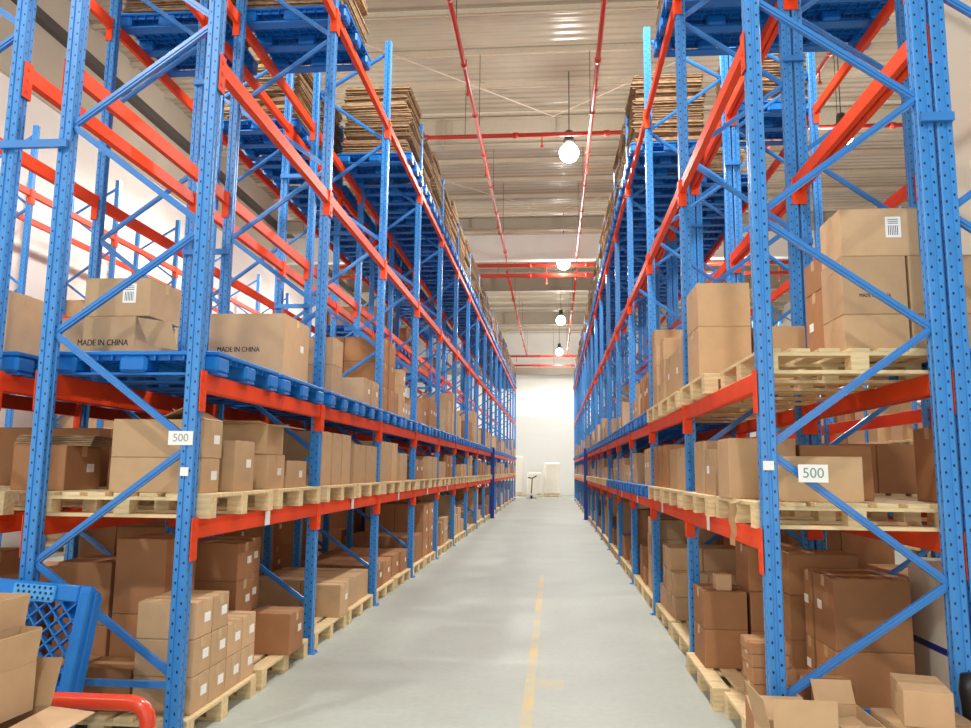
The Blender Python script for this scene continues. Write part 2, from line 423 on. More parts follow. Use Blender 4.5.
def beam_mesh(L):
    b = MB()       # stepped box beam, 50 x 115 with a rebated top edge, aisle side at +x
    b.cbox(-.022, .022, 0, L, -BH, 0, .004)
    b.box(.022, .027, 0, L, -BH + .008, -.04)
    return b
def conn_mesh():
    b = MB()
    b.box(-.03, .034, 0, .005, -.235, .01)
    b.box(.030, .036, -.075, .005, -.235, .01)
    for z in (-.03, -.105, -.18): b.box(.036, .040, -.05, -.03, z - .018, z)
    return b
me_conn = conn_mesh().mesh('beam_connector', M_orange)
me_conn2 = MB().box(-.03, .034, -.005, 0, -.235, .01).box(.030, .036, -.005, .075, -.235, .01).box(.036, .040, .03, .05, -.21, -.19).box(.036, .040, .03, .05, -.13, -.11).mesh('beam_connector', M_orange)

def zigzag(dep):
    """front/rear joints of the frame bracing, x from aisle upright to rear upright"""
    F = [0.40, 1.73, 3.06, 4.42, 5.75]; Rr = [1.03, 2.40, 3.74, 5.08, 6.42]
    seg = []
    for i in range(5):
        seg.append(((.03, F[i]), (dep - .03, Rr[i])))
        if i < 4: seg.append(((dep - .03, Rr[i]), (.03, F[i + 1])))
    seg.append(((dep - .03, Rr[4]), (.03, 6.98)))
    return seg
def brace_mb(b, a, c, sgn):
    b.bar((sgn*a[0], 0, a[1]), (sgn*c[0], 0, c[1]), .026, .04)
    b.bar((sgn*a[0], -.013, a[1]), (sgn*c[0], -.013, c[1]), .012, .014)
    return b

def rack(name, label, xf, sgn, y0, pitch, nbays, depth, ind_frames, grp, ind_beams=100, full=True):
    """xf: aisle face of the first uprights; the rack goes to xf + sgn*depth"""
    root = empty(name, (xf, y0, 0), label, 'rack', grp)
    L = pitch - UD - .012
    bm_one = beam_mesh(L).mesh('beam', M_orange)
    bx = beam_mesh(L); bx.add(*_shift(conn_mesh(), (0, 0, 0)))
    me_bfull = bx.mesh('beam', M_orange)
    dep_c = depth - UW/2
    for i in range(nbays + 1):
        yy = i * pitch
        for k, xx in enumerate((UW/2, dep_c)):
            u = put('upright', me_up, (sgn*xx, yy + UD/2, 0), 0, root)
            put('base_plate', me_base, (0, 0, 0), 0, u)
    # bracing
    segs = zigzag(depth - .04)
    ms = [brace_mb(MB(), a, c, sgn).mesh('brace', M_bluebrace) for a, c in segs]
    hm = MB().bar((sgn*.05, 0, .37), (sgn*(depth - .05), 0, .37), .03, .035).mesh('brace', M_bluebrace)
    rest = MB()
    for i in range(nbays + 1):
        yy = i * pitch + UD/2
        if i < ind_frames:
            for me in ms: put('brace', me, (0, yy, 0), 0, root)
            put('brace', hm, (0, yy, 0), 0, root)
        else:
            for a, c in segs:
                rest.bar((sgn*a[0], yy, a[1]), (sgn*c[0], yy, c[1]), .026, .04)
            rest.bar((sgn*.05, yy, .37), (sgn*(depth - .05), yy, .37), .03, .035)
    if rest.v: put('brace', rest.mesh('brace', M_bluebrace), parent=root, kind='stuff')
    # beams
    n = 0; rb = MB()
    for i in range(nbays):
        for z in LEVELS:
            for k, (xx, rz) in enumerate(((.024, 0), (depth - .024, PI))):
                yy = i * pitch + UD + .006
                if n < ind_beams:
                    face = (0 if sgn < 0 else PI) if k == 0 else (PI if sgn < 0 else 0)
                    # the rebated side looks out of the rack
                    if face == 0: o = put('beam', bm_one, (sgn*xx, yy, z), 0, root)
                    else: o = put('beam', bm_one, (sgn*xx, yy + L, z), PI, root)
                    if i < 9:
                        put('beam_connector', me_conn, (0, -.001, 0), 0, o)
                        put('beam_connector', me_conn2, (0, L + .001, 0), 0, o)
                else:
                    rb.box(sgn*xx - .024, sgn*xx + .024, yy, yy + L, z - BH, z)
                n += 1
    if rb.v: put('beam', rb.mesh('beam', M_orange), parent=root, kind='stuff')
    return root
def _shift(b, d):
    return [tuple(Vector(v) + Vector(d)) for v in b.v], b.f

LY, LP, RY, RP = 4.373, 2.423, 4.343, 2.391
DEP = 1.02
LXA, LXB, LXC = -2.095, -3.40, -8.42
RXA, RXB, RXC = 1.128, 2.166, 7.2
RLA = rack('pallet_rack', 'blue and orange pallet rack lining the left of the aisle', LXA, -1, LY, LP, 16, DEP, 8, 'aisle-side pallet racks')
RRA = rack('pallet_rack', 'blue and orange pallet rack lining the right of the aisle', RXA, 1, RY, RP, 16, DEP, 8, 'aisle-side pallet racks')
RLB = rack('pallet_rack', 'second pallet rack standing back to back behind the left aisle rack', LXB, -1, LY, LP, 12, DEP, 5, 'back-to-back pallet racks', 96)
RRB = rack('pallet_rack', 'second pallet rack standing back to back behind the right aisle rack', RXB, 1, RY, RP, 12, DEP, 5, 'back-to-back pallet racks', 96)
RLC = rack('pallet_rack', 'far pallet rack standing against the left wall beyond the side aisle', LXC, -1, 11.3 - LP, LP, 9, DEP, 3, 'pallet racks beyond the side aisles', 72)
RRC = rack('pallet_rack', 'far pallet rack beyond the side aisle on the right', RXC, 1, 11.3 - LP, LP, 9, DEP, 3, 'pallet racks beyond the side aisles', 72)
# row spacers tying the back-to-back rows (parts of the aisle racks)
for root, gap, sgn, y0, p in ((RLA, LXA - DEP - LXB, -1, LY, LP), (RRA, RXB - RXA - DEP, 1, RY, RP)):
    me = MB().bar((0, 0, 0), (sgn * (abs(gap) + .16), 0, 0), .03, .05).mesh('row_spacer', M_bluebrace)
    for i in range(0, 9):
        for z in (3.6, 5.3):
            put('row_spacer', me, (sgn * (DEP - .08), i * p - .02, z), 0, root)
def text_mesh(cu):
    o = bpy.data.objects.new('t', cu); COL.objects.link(o)
    bpy.context.view_layer.update()
    me = bpy.data.meshes.new_from_object(o.evaluated_get(bpy.context.evaluated_depsgraph_get()))
    bpy.data.objects.remove(o); return me
# location tags on the first frames
def tag(root, loc, w, h, txt, tcol=M_ink, size=None, rz=0.0):
    t = put('location_tag', MB().box(-w/2, w/2, -.002, 0, -h/2, h/2).mesh('location_tag', M_label), loc, rz, root, label='white location tag')
    if txt:
        cu = bpy.data.curves.new('tag_text', 'FONT'); cu.body = txt; cu.size = size or h * .8; cu.align_x = 'CENTER'; cu.align_y = 'CENTER'; cu.extrude = .0004
        cu.materials.append(tcol)
        put('tag_text', text_mesh(cu), (0, -.003, 0), parent=t, rot=(PI/2, 0, 0))
    return t
M_teal = mat('grey_green_print', srgb(120, 150, 140), .6)
tag(RLA, (-.085, -.004, 1.765), .15, .082, '500', mat('grey_print', srgb(150, 155, 160), .6))
tag(RLA, (-.05, -.004, 1.57), .05, .05, '')
tag(RRA, (.262, -.022, 1.60), .155, .095, '500', M_teal)
tag(RRA, (.035, -.004, 1.64), .058, .05, '')
# small white stickers on the aisle beams
st = MB().box(-.001, .001, -.05, .05, -.05, .05).mesh('beam_sticker', M_label)
for i in (0, 1, 2, 3, 4): put('location_tag', st, (.008 , (i + .5) * LP, LEVELS[0] - .06), 0, RLA, label='white beam sticker')
for i in (0, 1, 2, 3): put('location_tag', st, (-.008, (i + .62) * RP, LEVELS[0] - .06), 0, RRA, label='white beam sticker')

# ------------------------------------------------------------------ pallets
PW, PL, PH = 1.10, 1.06, 0.145     # across the row, along the row, height
def pallet_parts():
    deck = MB()
    for k in range(3): y = -PL/2 + k * (PL - .1) / 2; deck.box(-PW/2, PW/2, y, y + .1, .103, .123)
    for k in range(7):
        x = -PW/2 + k * (PW - .115) / 6; deck.cbox(x, x + .115, -PL/2, PL/2, .123, PH, .002)
    blk = MB().cbox(-.05, .05, -.05, .05, .02, .103, .002)
    bot = MB().box(-PW/2, PW/2, -.05, .05, 0, .02)
    return deck, blk, bot
_dk, _bk, _bt = pallet_parts()
me_deck = _dk.mesh('top_deck', M_wood); me_blk = _bk.mesh('block', M_wood); me_bot = _bt.mesh('bottom_board', M_wood)
_w = MB(); _w.add(_dk.v, _dk.f)
for ky in (-1, 0, 1):
    yy = ky * (PL/2 - .05)
    _w.add(*_shift(_bt, (0, yy, 0)))
    for kx in (-1, 0, 1): _w.add(*_shift(_bk, (kx * (PW/2 - .05), yy, 0)))
MB_WOOD = _w; me_wood = _w.mesh('wooden_pallet', M_wood)
def plastic_parts():
    deck = MB()
    deck.cbox(-PW/2, PW/2, -PL/2, PL/2, .118, PH, .006)
    for k in range(12):
        x = -PW/2 + .04 + k * (PW - .08) / 11; deck.box(x - .004, x + .004, -PL/2 + .01, PL/2 - .01, .09, .118)
        y = -PL/2 + .04 + k * (PL - .08) / 11; deck.box(-PW/2 + .01, PW/2 - .01, y - .004, y + .004, .09, .118)
    foot = MB().cbox(-.09, .09, -.09, .09, .012, .118, .018)
    run_ = MB().box(-PW/2, PW/2, -.06, .06, 0, .014)
    run2 = MB().box(-.06, .06, -PL/2, PL/2, 0, .0135)
    return deck, foot, run_, run2
_pd, _pf, _pr, _pr2 = plastic_parts()
me_pdeck = _pd.mesh('top_deck', M_plastic); me_foot = _pf.mesh('foot', M_plastic); me_run = _pr.mesh('skid', M_plastic)
_p = MB(); _p.add(_pd.v, _pd.f)
for k in (-1, 0, 1):
    _p.add(*_shift(_pr, (0, k * (PL/2 - .09), 0)))
    for kx in (-1, 0, 1): _p.add(*_shift(_pf, (kx * (PW/2 - .09), k * (PL/2 - .09), 0)))
MB_PLAS = _p; me_plas = _p.mesh('plastic_pallet', M_plastic)

def pallet(kind, loc, label, near, grp, rz=0.0):
    if kind == 'wood':
        if not near: return put('wooden_pallet', me_wood, loc, rz, None, label, 'pallet', grp)
        t = empty('wooden_pallet', loc, label, 'pallet', grp, rz)
        put('top_deck', me_deck, parent=t)
        for ky in (-1, 0, 1):
            put('bottom_board', me_bot, (0, ky * (PL/2 - .05), 0), parent=t)
            for kx in (-1, 0, 1): put('block', me_blk, (kx * (PW/2 - .05), ky * (PL/2 - .05), 0), parent=t)
        return t
    if not near: return put('plastic_pallet', me_plas, loc, rz, None, label, 'pallet', grp)
    t = empty('plastic_pallet', loc, label, 'pallet', grp, rz)
    put('top_deck', me_pdeck, parent=t)
    for ky in (-1, 0, 1):
        put('skid', me_run, (0, ky * (PL/2 - .09), 0), parent=t)
        for kx in (-1, 0, 1): put('foot', me_foot, (kx * (PW/2 - .09), ky * (PL/2 - .09), 0), parent=t)
    return t

# ------------------------------------------------------------------ cartons
_cc = {}
def carton_mb(dx, dy, dz):
    b = MB(); b.cbox(-dx/2, dx/2, -dy/2, dy/2, 0, dz - .003, .004)
    g = .0015    # closing flaps, meeting in the middle of the top
    b.box(-dx/2 + .002, dx/2 - .002, -dy/2 + .002, -g, dz - .003, dz); b.box(-dx/2 + .002, dx/2 - .002, g, dy/2 - .002, dz - .003, dz)
    return b
def tape_mb(dx, dy, dz):
    b = MB(); t = .028; e = .0012; dr = min(.07, dz * .3)
    b.box(-dx/2 - e, dx/2 + e, -t, t, dz, dz + e)
    for s in (-1, 1): b.box(min(s*dx/2, s*(dx/2 + e)), max(s*dx/2, s*(dx/2 + e)), -t, t, dz - dr, dz + e)
    return b
def carton_me(dx, dy, dz, brown):
    k = (round(dx, 3), round(dy, 3), round(dz, 3), brown)
    if k not in _cc:
        _cc[k] = (carton_mb(*k[:3]).mesh('cardboard_box', M_shade_brown if brown else M_kraft), tape_mb(*k[:3]).mesh('packing_tape', M_tape))
    return _cc[k]
me_lab = MB().box(-.04, .04, -.0016, 0, -.028, .028).mesh('shipping_label', M_label)
me_lab_t = MB().box(-.045, .045, -.0016, 0, -.065, .065).mesh('shipping_label', M_label)
me_bars = MB()
for k in range(6): me_bars.box(-.03 + k*.0105, -.026 + k*.0105, -.0022, -.0016, -.05, .01)
for k in range(3): me_bars.box(-.03, .03, -.0022, -.0016, .022 + k*.012, .026 + k*.012)
me_bars = me_bars.mesh('label_print', M_ink)
CART = []    # every carton of the place: dict(loc, dims, brown, rz, label, score, marks)
def carton(x0, x1, y0, y1, z0, z1, label, score=None, brown=False, rz=0.0, marks=(), grp=None, vis=1.0):
    g = .003
    dx, dy, dz = abs(x1 - x0) - 2*g, abs(y1 - y0) - 2*g, z1 - z0 - .001
    c = ((x0 + x1)/2, (y0 + y1)/2, z0)
    d2 = c[0]**2 + c[1]**2
    CART.append(dict(loc=c, dims=(dx, dy, dz), brown=brown, rz=rz, label=label, marks=marks, grp=grp,
                     score=score if score is not None else vis * dz * (dy*abs(c[0])/math.sqrt(d2) + dx*.25) / d2))
def text(body, size, loc, rot, parent, m_=None, name='printed_text'):
    cu = bpy.data.curves.new(name, 'FONT'); cu.body = body; cu.size = size; cu.align_x = 'CENTER'; cu.align_y = 'CENTER'
    cu.extrude = .0003; cu.materials.append(m_ or M_ink)
    me = text_mesh(cu); b = MB(); vs = [v.co.copy() for v in me.vertices]; fs = [tuple(p.vertices) for p in me.polygons]
    for k in (-1, 0, 1): b.add([v + Vector((k*size*.022, 0, k*.00005)) for v in vs], fs)     # bold strokes
    o = put(name, b.mesh(name, m_ or M_ink), loc, parent=parent, rot=rot); o.scale = (.82, 1, 1); return o

SIDE = {'L': 'left rack', 'R': 'right rack', 'LB': 'rear left rack', 'RB': 'rear right rack'}
LVN = ['floor', 'first shelf', 'second shelf', 'third shelf', 'top shelf']
def row_geom(row):
    return {'L': (LXA, -1, LY, LP), 'R': (RXA, 1, RY, RP), 'LB': (LXB, -1, LY, LP), 'RB': (RXB, 1, RY, RP),
            'LC': (LXC, -1, 11.3 - LP, LP), 'RC': (RXC, 1, 11.3 - LP, LP)}[row]
PAL = []
def slot_center(row, bay, slot):
    xf, sg, y0, p = row_geom(row)
    y = y0 + bay * p + UD + .06 + PL/2 + slot * (p - UD - .12 - PL)
    off = .02 if row == 'RB' else -.05
    if row == 'RB' and bay == 0: off = .13
    return xf + sg * (PW/2 + off), y
def base_z(level): return 0.0 if level == 0 else LEVELS[level - 1]
def add_pallet(row, bay, slot, level, kind, vis=1.0, dx=0.0, dy=0.0, rz=0.0):
    x, y = slot_center(row, bay, slot)
    x += dx; y += dy
    if level == 0: x += .06 if x > 0 else -.06      # floor pallets stand a little inside the posts
    nm = 'pale wooden pallet' if kind == 'wood' else 'blue plastic pallet'
    lab = '%s on the %s, %s %s bay, %s half' % (nm, LVN[level], SIDE.get(row, 'far rack'), ORD[bay], ('near', 'far')[slot])
    PAL.append((vis / (x*x + y*y), kind, (x, y, base_z(level)), lab, rz, y, row))
    return x, y, base_z(level) + PH

LIB = [(.40, .34, .26), (.50, .345, .31), (.36, .50, .38), (.52, .51, .42), (.34, .255, .225), (.60, .34, .44), (.5, .5, .29), (.45, .33, .5)]
def stack(row, bay, slot, level, rng, maxh, fill=1.0, dims=None, brown=None, vis=1.0, ang=0.0):
    xf, sg, y0, p = row_geom(row)
    x, y = slot_center(row, bay, slot)
    dx, dy, dz = dims or rng.choice(LIB)
    zt = base_z(level) + PH
    nx = 2; ny = max(1, int((PL + .02) / dy)); nz = max(1, int(maxh / dz))
    br = rng.random() < (.55 if level == 0 else .25) if brown is None else brown  # browner copies mostly at floor level, painting in the shade there
    yo = y - ny*dy/2
    lb = rng.random() < .6
    for j in range(ny):
        top = nz - (rng.choice((0, 0, 1, 1, 2)) if nz > 1 else 0)
        if rng.random() > fill: top = rng.choice((0, 1)) if nz > 1 else 0
        top = max(top, 0)
        jit = rng.uniform(0, .03) + (.07 if row in ('RB', 'LB') else 0) + (.05 if level == 0 else 0)
        for i in range(nx):
            if jit + nx * dx > 1.04 and i == 1 and row == 'R': continue
            xa = xf + sg * (jit + i * dx); xb = xa + sg * dx
            for k in range(top):
                if i == 1 and k < top - 1 and not (j == 0): continue
                v = vis * (1.0 if i == 0 else (.45 if level < 2 or j == 0 else .15))
                lab = '%s box, %s %s bay, %s, %s pallet, tier %s, %s, %s' % (
                    'brown' if br else 'tan', SIDE.get(row, 'far rack'), ORD[bay], LVN[level], ('near', 'far')[slot],
                    ('one', 'two', 'three', 'four', 'five', 'six')[k], ('aisle side', 'inner side')[i], ('nearest', 'next', 'middle', 'farther', 'farthest')[min(j, 4)])
                mk = ('s',) if (lb and i == 0) else ()
                carton(xa, xb, yo + j*dy, yo + (j+1)*dy, zt + k*dz, zt + (k+1)*dz, lab, brown=br, vis=v,
                       rz=rng.uniform(-.02, .02) if dx == dims else 0, marks=mk, grp='cartons on the ' + SIDE.get(row, 'far rack'))

# hand-set loads of the nearest bays ----------------------------------------
BIG = 1.0
def H(x0, x1, y0, y1, z0, z1, label, brown=False, marks=(), rz=0.0, grp='cartons nearest the camera'):
    carton(x0, x1, y0, y1, z0, z1, label, score=BIG, brown=brown, marks=marks, rz=rz, grp=grp)
Z1, Z2, ZF = LEVELS[0] + PH, LEVELS[1] + PH, PH
# left rack, first bay
for sl in (0, 1):
    add_pallet('L', 0, sl, 0, 'wood'); add_pallet('L', 0, sl, 1, 'wood'); add_pallet('L', 0, sl, 2, 'plastic')
H(-2.72, -2.13, 4.56, 4.82, Z1, Z1+.215, 'tan carton with white side label, lower of two behind the left tag post', marks=('s',))
H(-2.72, -2.13, 4.56, 4.84, Z1+.215, Z1+.45, 'tan carton with loose top flap, upper of two behind the left tag post', marks=('s', 'lift'))
H(-2.40, -2.10, 4.98, 5.32, Z1, Z1+.34, 'tan square carton with white label, alone on the near pallet, left first shelf', marks=('s',))
H(-2.75, -2.12, 5.62, 6.0, Z1, Z1+.26, 'tan carton under the open carton, left rack first shelf', marks=('s',))
H(-2.55, -2.12, 6.05, 6.55, Z1, Z1+.22, 'low tan carton at the far end of the first bay, left first shelf', marks=('s',))
H(-3.50, -3.13, 4.75, 5.15, Z1, Z1+.29, 'brown carton with a square label seen between the two left front posts', brown=True, marks=('s',))
H(-3.08, -2.85, 5.14, 5.38, Z1, Z1+.3, 'dark brown carton deep in the left rack beside the two-up cartons', brown=True)
H(-2.72, -2.10, 5.80, 6.42, Z2, Z2+.50, 'large tan carton printed in black, alone on blue pallet in left first bay', marks=('mic', 's'))
H(-3.06, -2.70, 4.70, 5.05, Z2, Z2+.26, 'tan printed carton with its flap open, between the left front posts', marks=('mic',))
H(-3.08, -2.62, 4.72, 5.14, Z2+.262, Z2+.52, 'dusty tan carton with white label, on top of the open printed carton', marks=('lf',))
H(-3.92, -3.52, 4.62, 4.98, Z2, Z2+.42, 'tan carton with tall white label at the left picture edge, upper shelf', marks=('lf',))
# floor stack left
n_ = 0
for k in range(3):
    for j in range(4):
        if k == 2 and j > 1: continue
        y = 4.60 + j * .245
        H(-2.50, -2.13, y, y + .243, ZF + k*.215, ZF + (k+1)*.215,
          'small tan carton with label, %s row up, %s from the front, left floor stack' % (ORD[k], ORD[j]), marks=('s',)); n_ += 1
H(-2.87, -2.52, 4.62, 4.95, ZF, ZF+.24, 'brown carton behind the left floor stack, bottom, next to the stack', brown=True)
H(-3.15, -2.89, 4.62, 4.95, ZF, ZF+.24, 'brown carton behind the left floor stack, bottom, rear end', brown=True)
H(-2.87, -2.52, 4.96, 5.40, ZF, ZF+.50, 'tall brown carton behind the left floor stack, lower', brown=True, marks=('s',))
H(-2.87, -2.52, 4.96, 5.40, ZF+.50, ZF+.98, 'tall brown carton behind the left floor stack, upper', brown=True, marks=('s',))
H(-3.28, -2.90, 4.98, 5.40, ZF, ZF+.42, 'wide brown carton at the rear of the left floor pallet, lower', brown=True, marks=('s',))
H(-3.28, -2.90, 4.98, 5.40, ZF+.42, ZF+.82, 'wide brown carton at the rear of the left floor pallet, upper', brown=True, marks=('s',))
for k, (a, b_) in enumerate(((0, .3), (.3, .6), (.6, .88))):
    H(-2.80, -2.37, 5.78, 6.10, ZF+a, ZF+b_, 'brown carton in the tall floor column beside the dark gap, %s from the floor' % ORD[k], brown=True, marks=('s',))
    H(-2.82, -2.45, 6.12, 6.44, ZF+a, ZF+b_, 'brown carton in rear half of the tall floor column, %s from floor' % ORD[k], brown=True, marks=('s',))
H(-2.43, -2.06, 6.12, 6.46, ZF, ZF+.31, 'warm brown carton alone on the floor pallet end beside the second left post', brown=True, marks=('s',))
# left rack, second bay
for sl in (0, 1):
    add_pallet('L', 1, sl, 0, 'wood'); add_pallet('L', 1, sl, 1, 'wood'); add_pallet('L', 1, sl, 2, 'plastic')
H(-2.62, -2.13, 7.25, 7.60, Z2, Z2+.29, 'tan printed carton, lower of two on blue pallet in left second bay', marks=('mic',))
H(-2.62, -2.13, 7.25, 7.60, Z2+.29, Z2+.56, 'tan carton, upper of two on blue pallet in left second bay')
H(-2.46, -2.09, 7.68, 8.00, ZF, ZF+.31, 'tan carton alone on the floor pallet in left second bay', marks=('s',))
# right rack, first bay
add_pallet('R', 0, 0, 0, 'wood'); add_pallet('R', 0, 1, 0, 'wood', dx=-.06)
add_pallet('R', 0, 0, 1, 'wood', dx=.04); add_pallet('R', 0, 1, 1, 'wood')
add_pallet('R', 0, 0, 2, 'wood', dx=.10); add_pallet('R', 0, 1, 2, 'wood')
zb = Z2
H(1.73, 2.11, 4.70, 5.06, zb, zb+.24, 'tan carton, bottom of the big right stack, aisle-side column')
H(2.12, 2.50, 4.70, 5.06, zb, zb+.24, 'tan carton, bottom of the big right stack, rear column')
H(1.73, 2.11, 4.70, 5.06, zb+.24, zb+.60, 'tan carton with faint black print, middle of the big right stack, aisle side', marks=('micr',))
H(2.12, 2.50, 4.70, 5.06, zb+.24, zb+.60, 'tan carton with faint black print, middle of the big right stack, rear side', marks=('micr',))
H(1.74, 2.20, 4.71, 5.07, zb+.60, zb+.90, 'tan carton with tall white label, top of the big right stack', marks=('lf',))
H(1.75, 2.11, 5.09, 5.45, zb, zb+.5, 'tan carton behind the big right stack, lower', marks=('s',), brown=True)
H(1.75, 2.11, 5.09, 5.45, zb+.5, zb+.72, 'tan carton behind the big right stack, upper', brown=True)
H(1.10, 1.50, 5.92, 6.40, zb, zb+.40, 'large tan carton, lower of two beside the second right post, upper shelf')
H(1.10, 1.50, 5.92, 6.40, zb+.40, zb+.74, 'large tan carton, upper of two beside the second right post, upper shelf')
H(1.52, 1.90, 5.92, 6.40, zb, zb+.40, 'tan carton on the inner side of the two large ones, right upper shelf')
H(2.60, 3.00, 4.60, 4.98, zb, zb+.30, 'tan carton at the right picture edge, upper shelf, bottom')
H(2.60, 3.00, 4.60, 4.98, zb+.30, zb+.58, 'tan carton at the right picture edge, upper shelf, second', marks=('lf',))
# first shelf right
H(1.25, 1.76, 4.60, 4.86, Z1, Z1+.26, 'long tan carton behind the right location tag')
H(1.10, 1.52, 5.02, 5.36, Z1, Z1+.38, 'large tan carton beside the first right post, first shelf')
H(1.54, 1.98, 5.02, 5.36, Z1, Z1+.34, 'dark brown carton inside the right rack behind the long carton', brown=True)
H(1.13, 1.40, 5.60, 5.95, Z1, Z1+.33, 'tan carton with labelled side, first shelf, far pallet of right first bay', marks=('s',))
H(1.13, 1.45, 6.00, 6.40, Z1, Z1+.40, 'tall tan carton at the far end of right first bay, first shelf')
H(2.28, 2.68, 4.78, 5.15, Z1, Z1+.45, 'brown carton with white label behind the rear right post, first shelf', brown=True, marks=('lf',))
H(2.70, 3.10, 4.78, 5.15, Z1, Z1+.45, 'tan carton at the right picture edge, first shelf')
# floor right
for k, (a, b_) in enumerate(((0, .39), (.39, .82))):
    H(1.70, 2.16, 5.02, 5.40, ZF+a, ZF+b_, '%s large brown carton facing out on the right floor pallet' % ('lower', 'upper')[k], marks=('s',), brown=True)
    H(1.69, 2.12, 5.41, 5.56, ZF+a, ZF+b_, 'brown carton pressed behind the large right floor carton, %s' % ('lower', 'upper')[k], brown=True, marks=('s',))
H(1.62, 2.10, 5.66, 5.98, ZF, ZF+.32, 'dark brown labelled carton deep in the right floor bay, bottom', brown=True, marks=('s',))
H(1.62, 2.10, 5.66, 5.98, ZF+.32, ZF+.62, 'dark brown labelled carton deep in the right floor bay, middle', brown=True, marks=('s',))
H(1.62, 2.10, 5.66, 5.98, ZF+.62, ZF+.90, 'dark brown labelled carton deep in the right floor bay, top', brown=True, marks=('s',))
for k in range(2):
    H(1.13, 1.46, 6.16, 6.60, ZF+k*.28, ZF+(k+1)*.28, 'warm brown carton by the second right post, %s of two' % ('lower', 'upper')[k], brown=True)
    H(1.48, 1.82, 6.16, 6.60, ZF+k*.28, ZF+(k+1)*.28, 'warm brown carton inside the one by the second right post, %s' % ('lower', 'upper')[k], brown=True)
H(1.24, 1.36, 6.20, 6.36, ZF+.56, ZF+.68, 'tiny tan carton sitting on the brown cartons by the second right post')
H(1.48, 1.90, 6.20, 6.62, ZF+.56, ZF+.90, 'brown carton on top of the inner brown pair, right floor bay', brown=True)
# narrow column of small flat cartons at the front right
zz = ZF
for k, (w_, h_) in enumerate(((.18, .20), (.17, .10), (.19, .09), (.16, .07), (.17, .06))):
    H(1.10 - .004*k, 1.10 - .004*k + w_ + .05, 4.55, 4.80, zz, zz + h_, 'small flat carton in the narrow column by the first right post, %s from bottom' % ORD[k], brown=True); zz += h_
H(1.42, 1.66, 4.62, 4.95, ZF, ZF+.30, 'brown carton behind the first right post on the floor pallet', brown=True, marks=('s',))

def top_used(row, b, sl):
    if row in 'LR': return (b, sl) in ((1, 0), (2, 1)) or b >= 3
    if row == 'LB': return (b, sl) in ((1, 0), (2, 0), (2, 1)) or b >= 3
    return (b, sl) in ((1, 0), (2, 0)) or b >= 3
# random loads -----------------------------------------------------------------
rng = random.Random(11)
def fill_row(row, bays, nb, vis):
    for b in range(nb):
        for sl in (0, 1):
            hand = b == 0 and row in ('L', 'R')
            # floor
            if not hand:
                handf = row == 'L' and b == 1 and sl == 0
                if b != 1 or row != 'L': add_pallet(row, b, sl, 0, 'wood', vis, dy=rng.uniform(-.02, .02))
                if not handf and rng.random() < .9: stack(row, b, sl, 0, rng, rng.choice((.45, .7, .9, .95)), .85, vis=vis)
                # first shelf
                kd = 'wood'
                if row == 'R' and 2 <= b <= 4: kd = 'plastic'
                if b != 1 or row != 'L': add_pallet(row, b, sl, 1, kd, vis)
                if rng.random() < .95: stack(row, b, sl, 1, rng, rng.choice((.36, .48, .55)), .9, vis=vis)
                kd = 'plastic' if (row[0] == 'L' or b >= 2) else 'wood'
                if b != 1 or row != 'L': add_pallet(row, b, sl, 2, kd, vis)
                if not (row == 'L' and b == 1 and sl == 0) and rng.random() < (.9 if b > 0 else .6):
                    stack(row, b, sl, 2, rng, rng.choice((.45, .6, .75, .95)), .85, vis=vis)
            # top shelf
            if top_used(row, b, sl): add_pallet(row, b, sl, 4, 'plastic', vis)
            if row not in ('L', 'R') and 1 <= b and rng.random() < .5:
                add_pallet(row, b, sl, 3, 'plastic', vis)
                if rng.random() < .7: stack(row, b, sl, 3, rng, .8, .8, vis=vis * .6)
fill_row('L', LP, 16, 1.0)
fill_row('R', RP, 16, 1.0)

# rear rows: fewer, mostly hidden
def fill_rear(row, nb, vis):
    for b in range(nb):
        for sl in (0, 1):
            for lv in (0, 1, 2):
                if lv == 2 and 0 < b < 4 and row == 'RB': continue
                if b == 0 and sl == 1 and row == 'RB': continue
                add_pallet(row, b, sl, lv, 'wood' if lv < 2 else 'plastic', vis)
                if b == 0 and sl == 0 and (lv or row == 'RB'): continue
                if rng.random() < .9:
                    stack(row, b, sl, lv, rng, (.9, .5, .7)[lv], .9, dims=rng.choice(((.5, .52, .42), (.5, .52, .3), (.5, .35, .45))), vis=vis, brown=lv < 2)
            if top_used(row, b, sl): add_pallet(row, b, sl, 4, 'plastic', vis)
            if row == 'LB' and b in (4, 5, 7):
                add_pallet(row, b, sl, 3, 'plastic', vis)
                stack(row, b, sl, 3, rng, .6, .8, dims=(.5, .35, .3), vis=vis, brown=True)
fill_rear('LB', 9, .3)
fill_rear('RB', 7, .3)
def fill_far(row):
    for b in range(2, 8):
        for sl in (0, 1):
            for lv in (0, 1, 2, 3):
                add_pallet(row, b, sl, lv, 'wood', .01)
                stack(row, b, sl, lv, rng, (.9, .5, 1.0, .9)[lv], .9, dims=(.5, .52, .45), vis=.01)
fill_far('LC'); fill_far('RC')

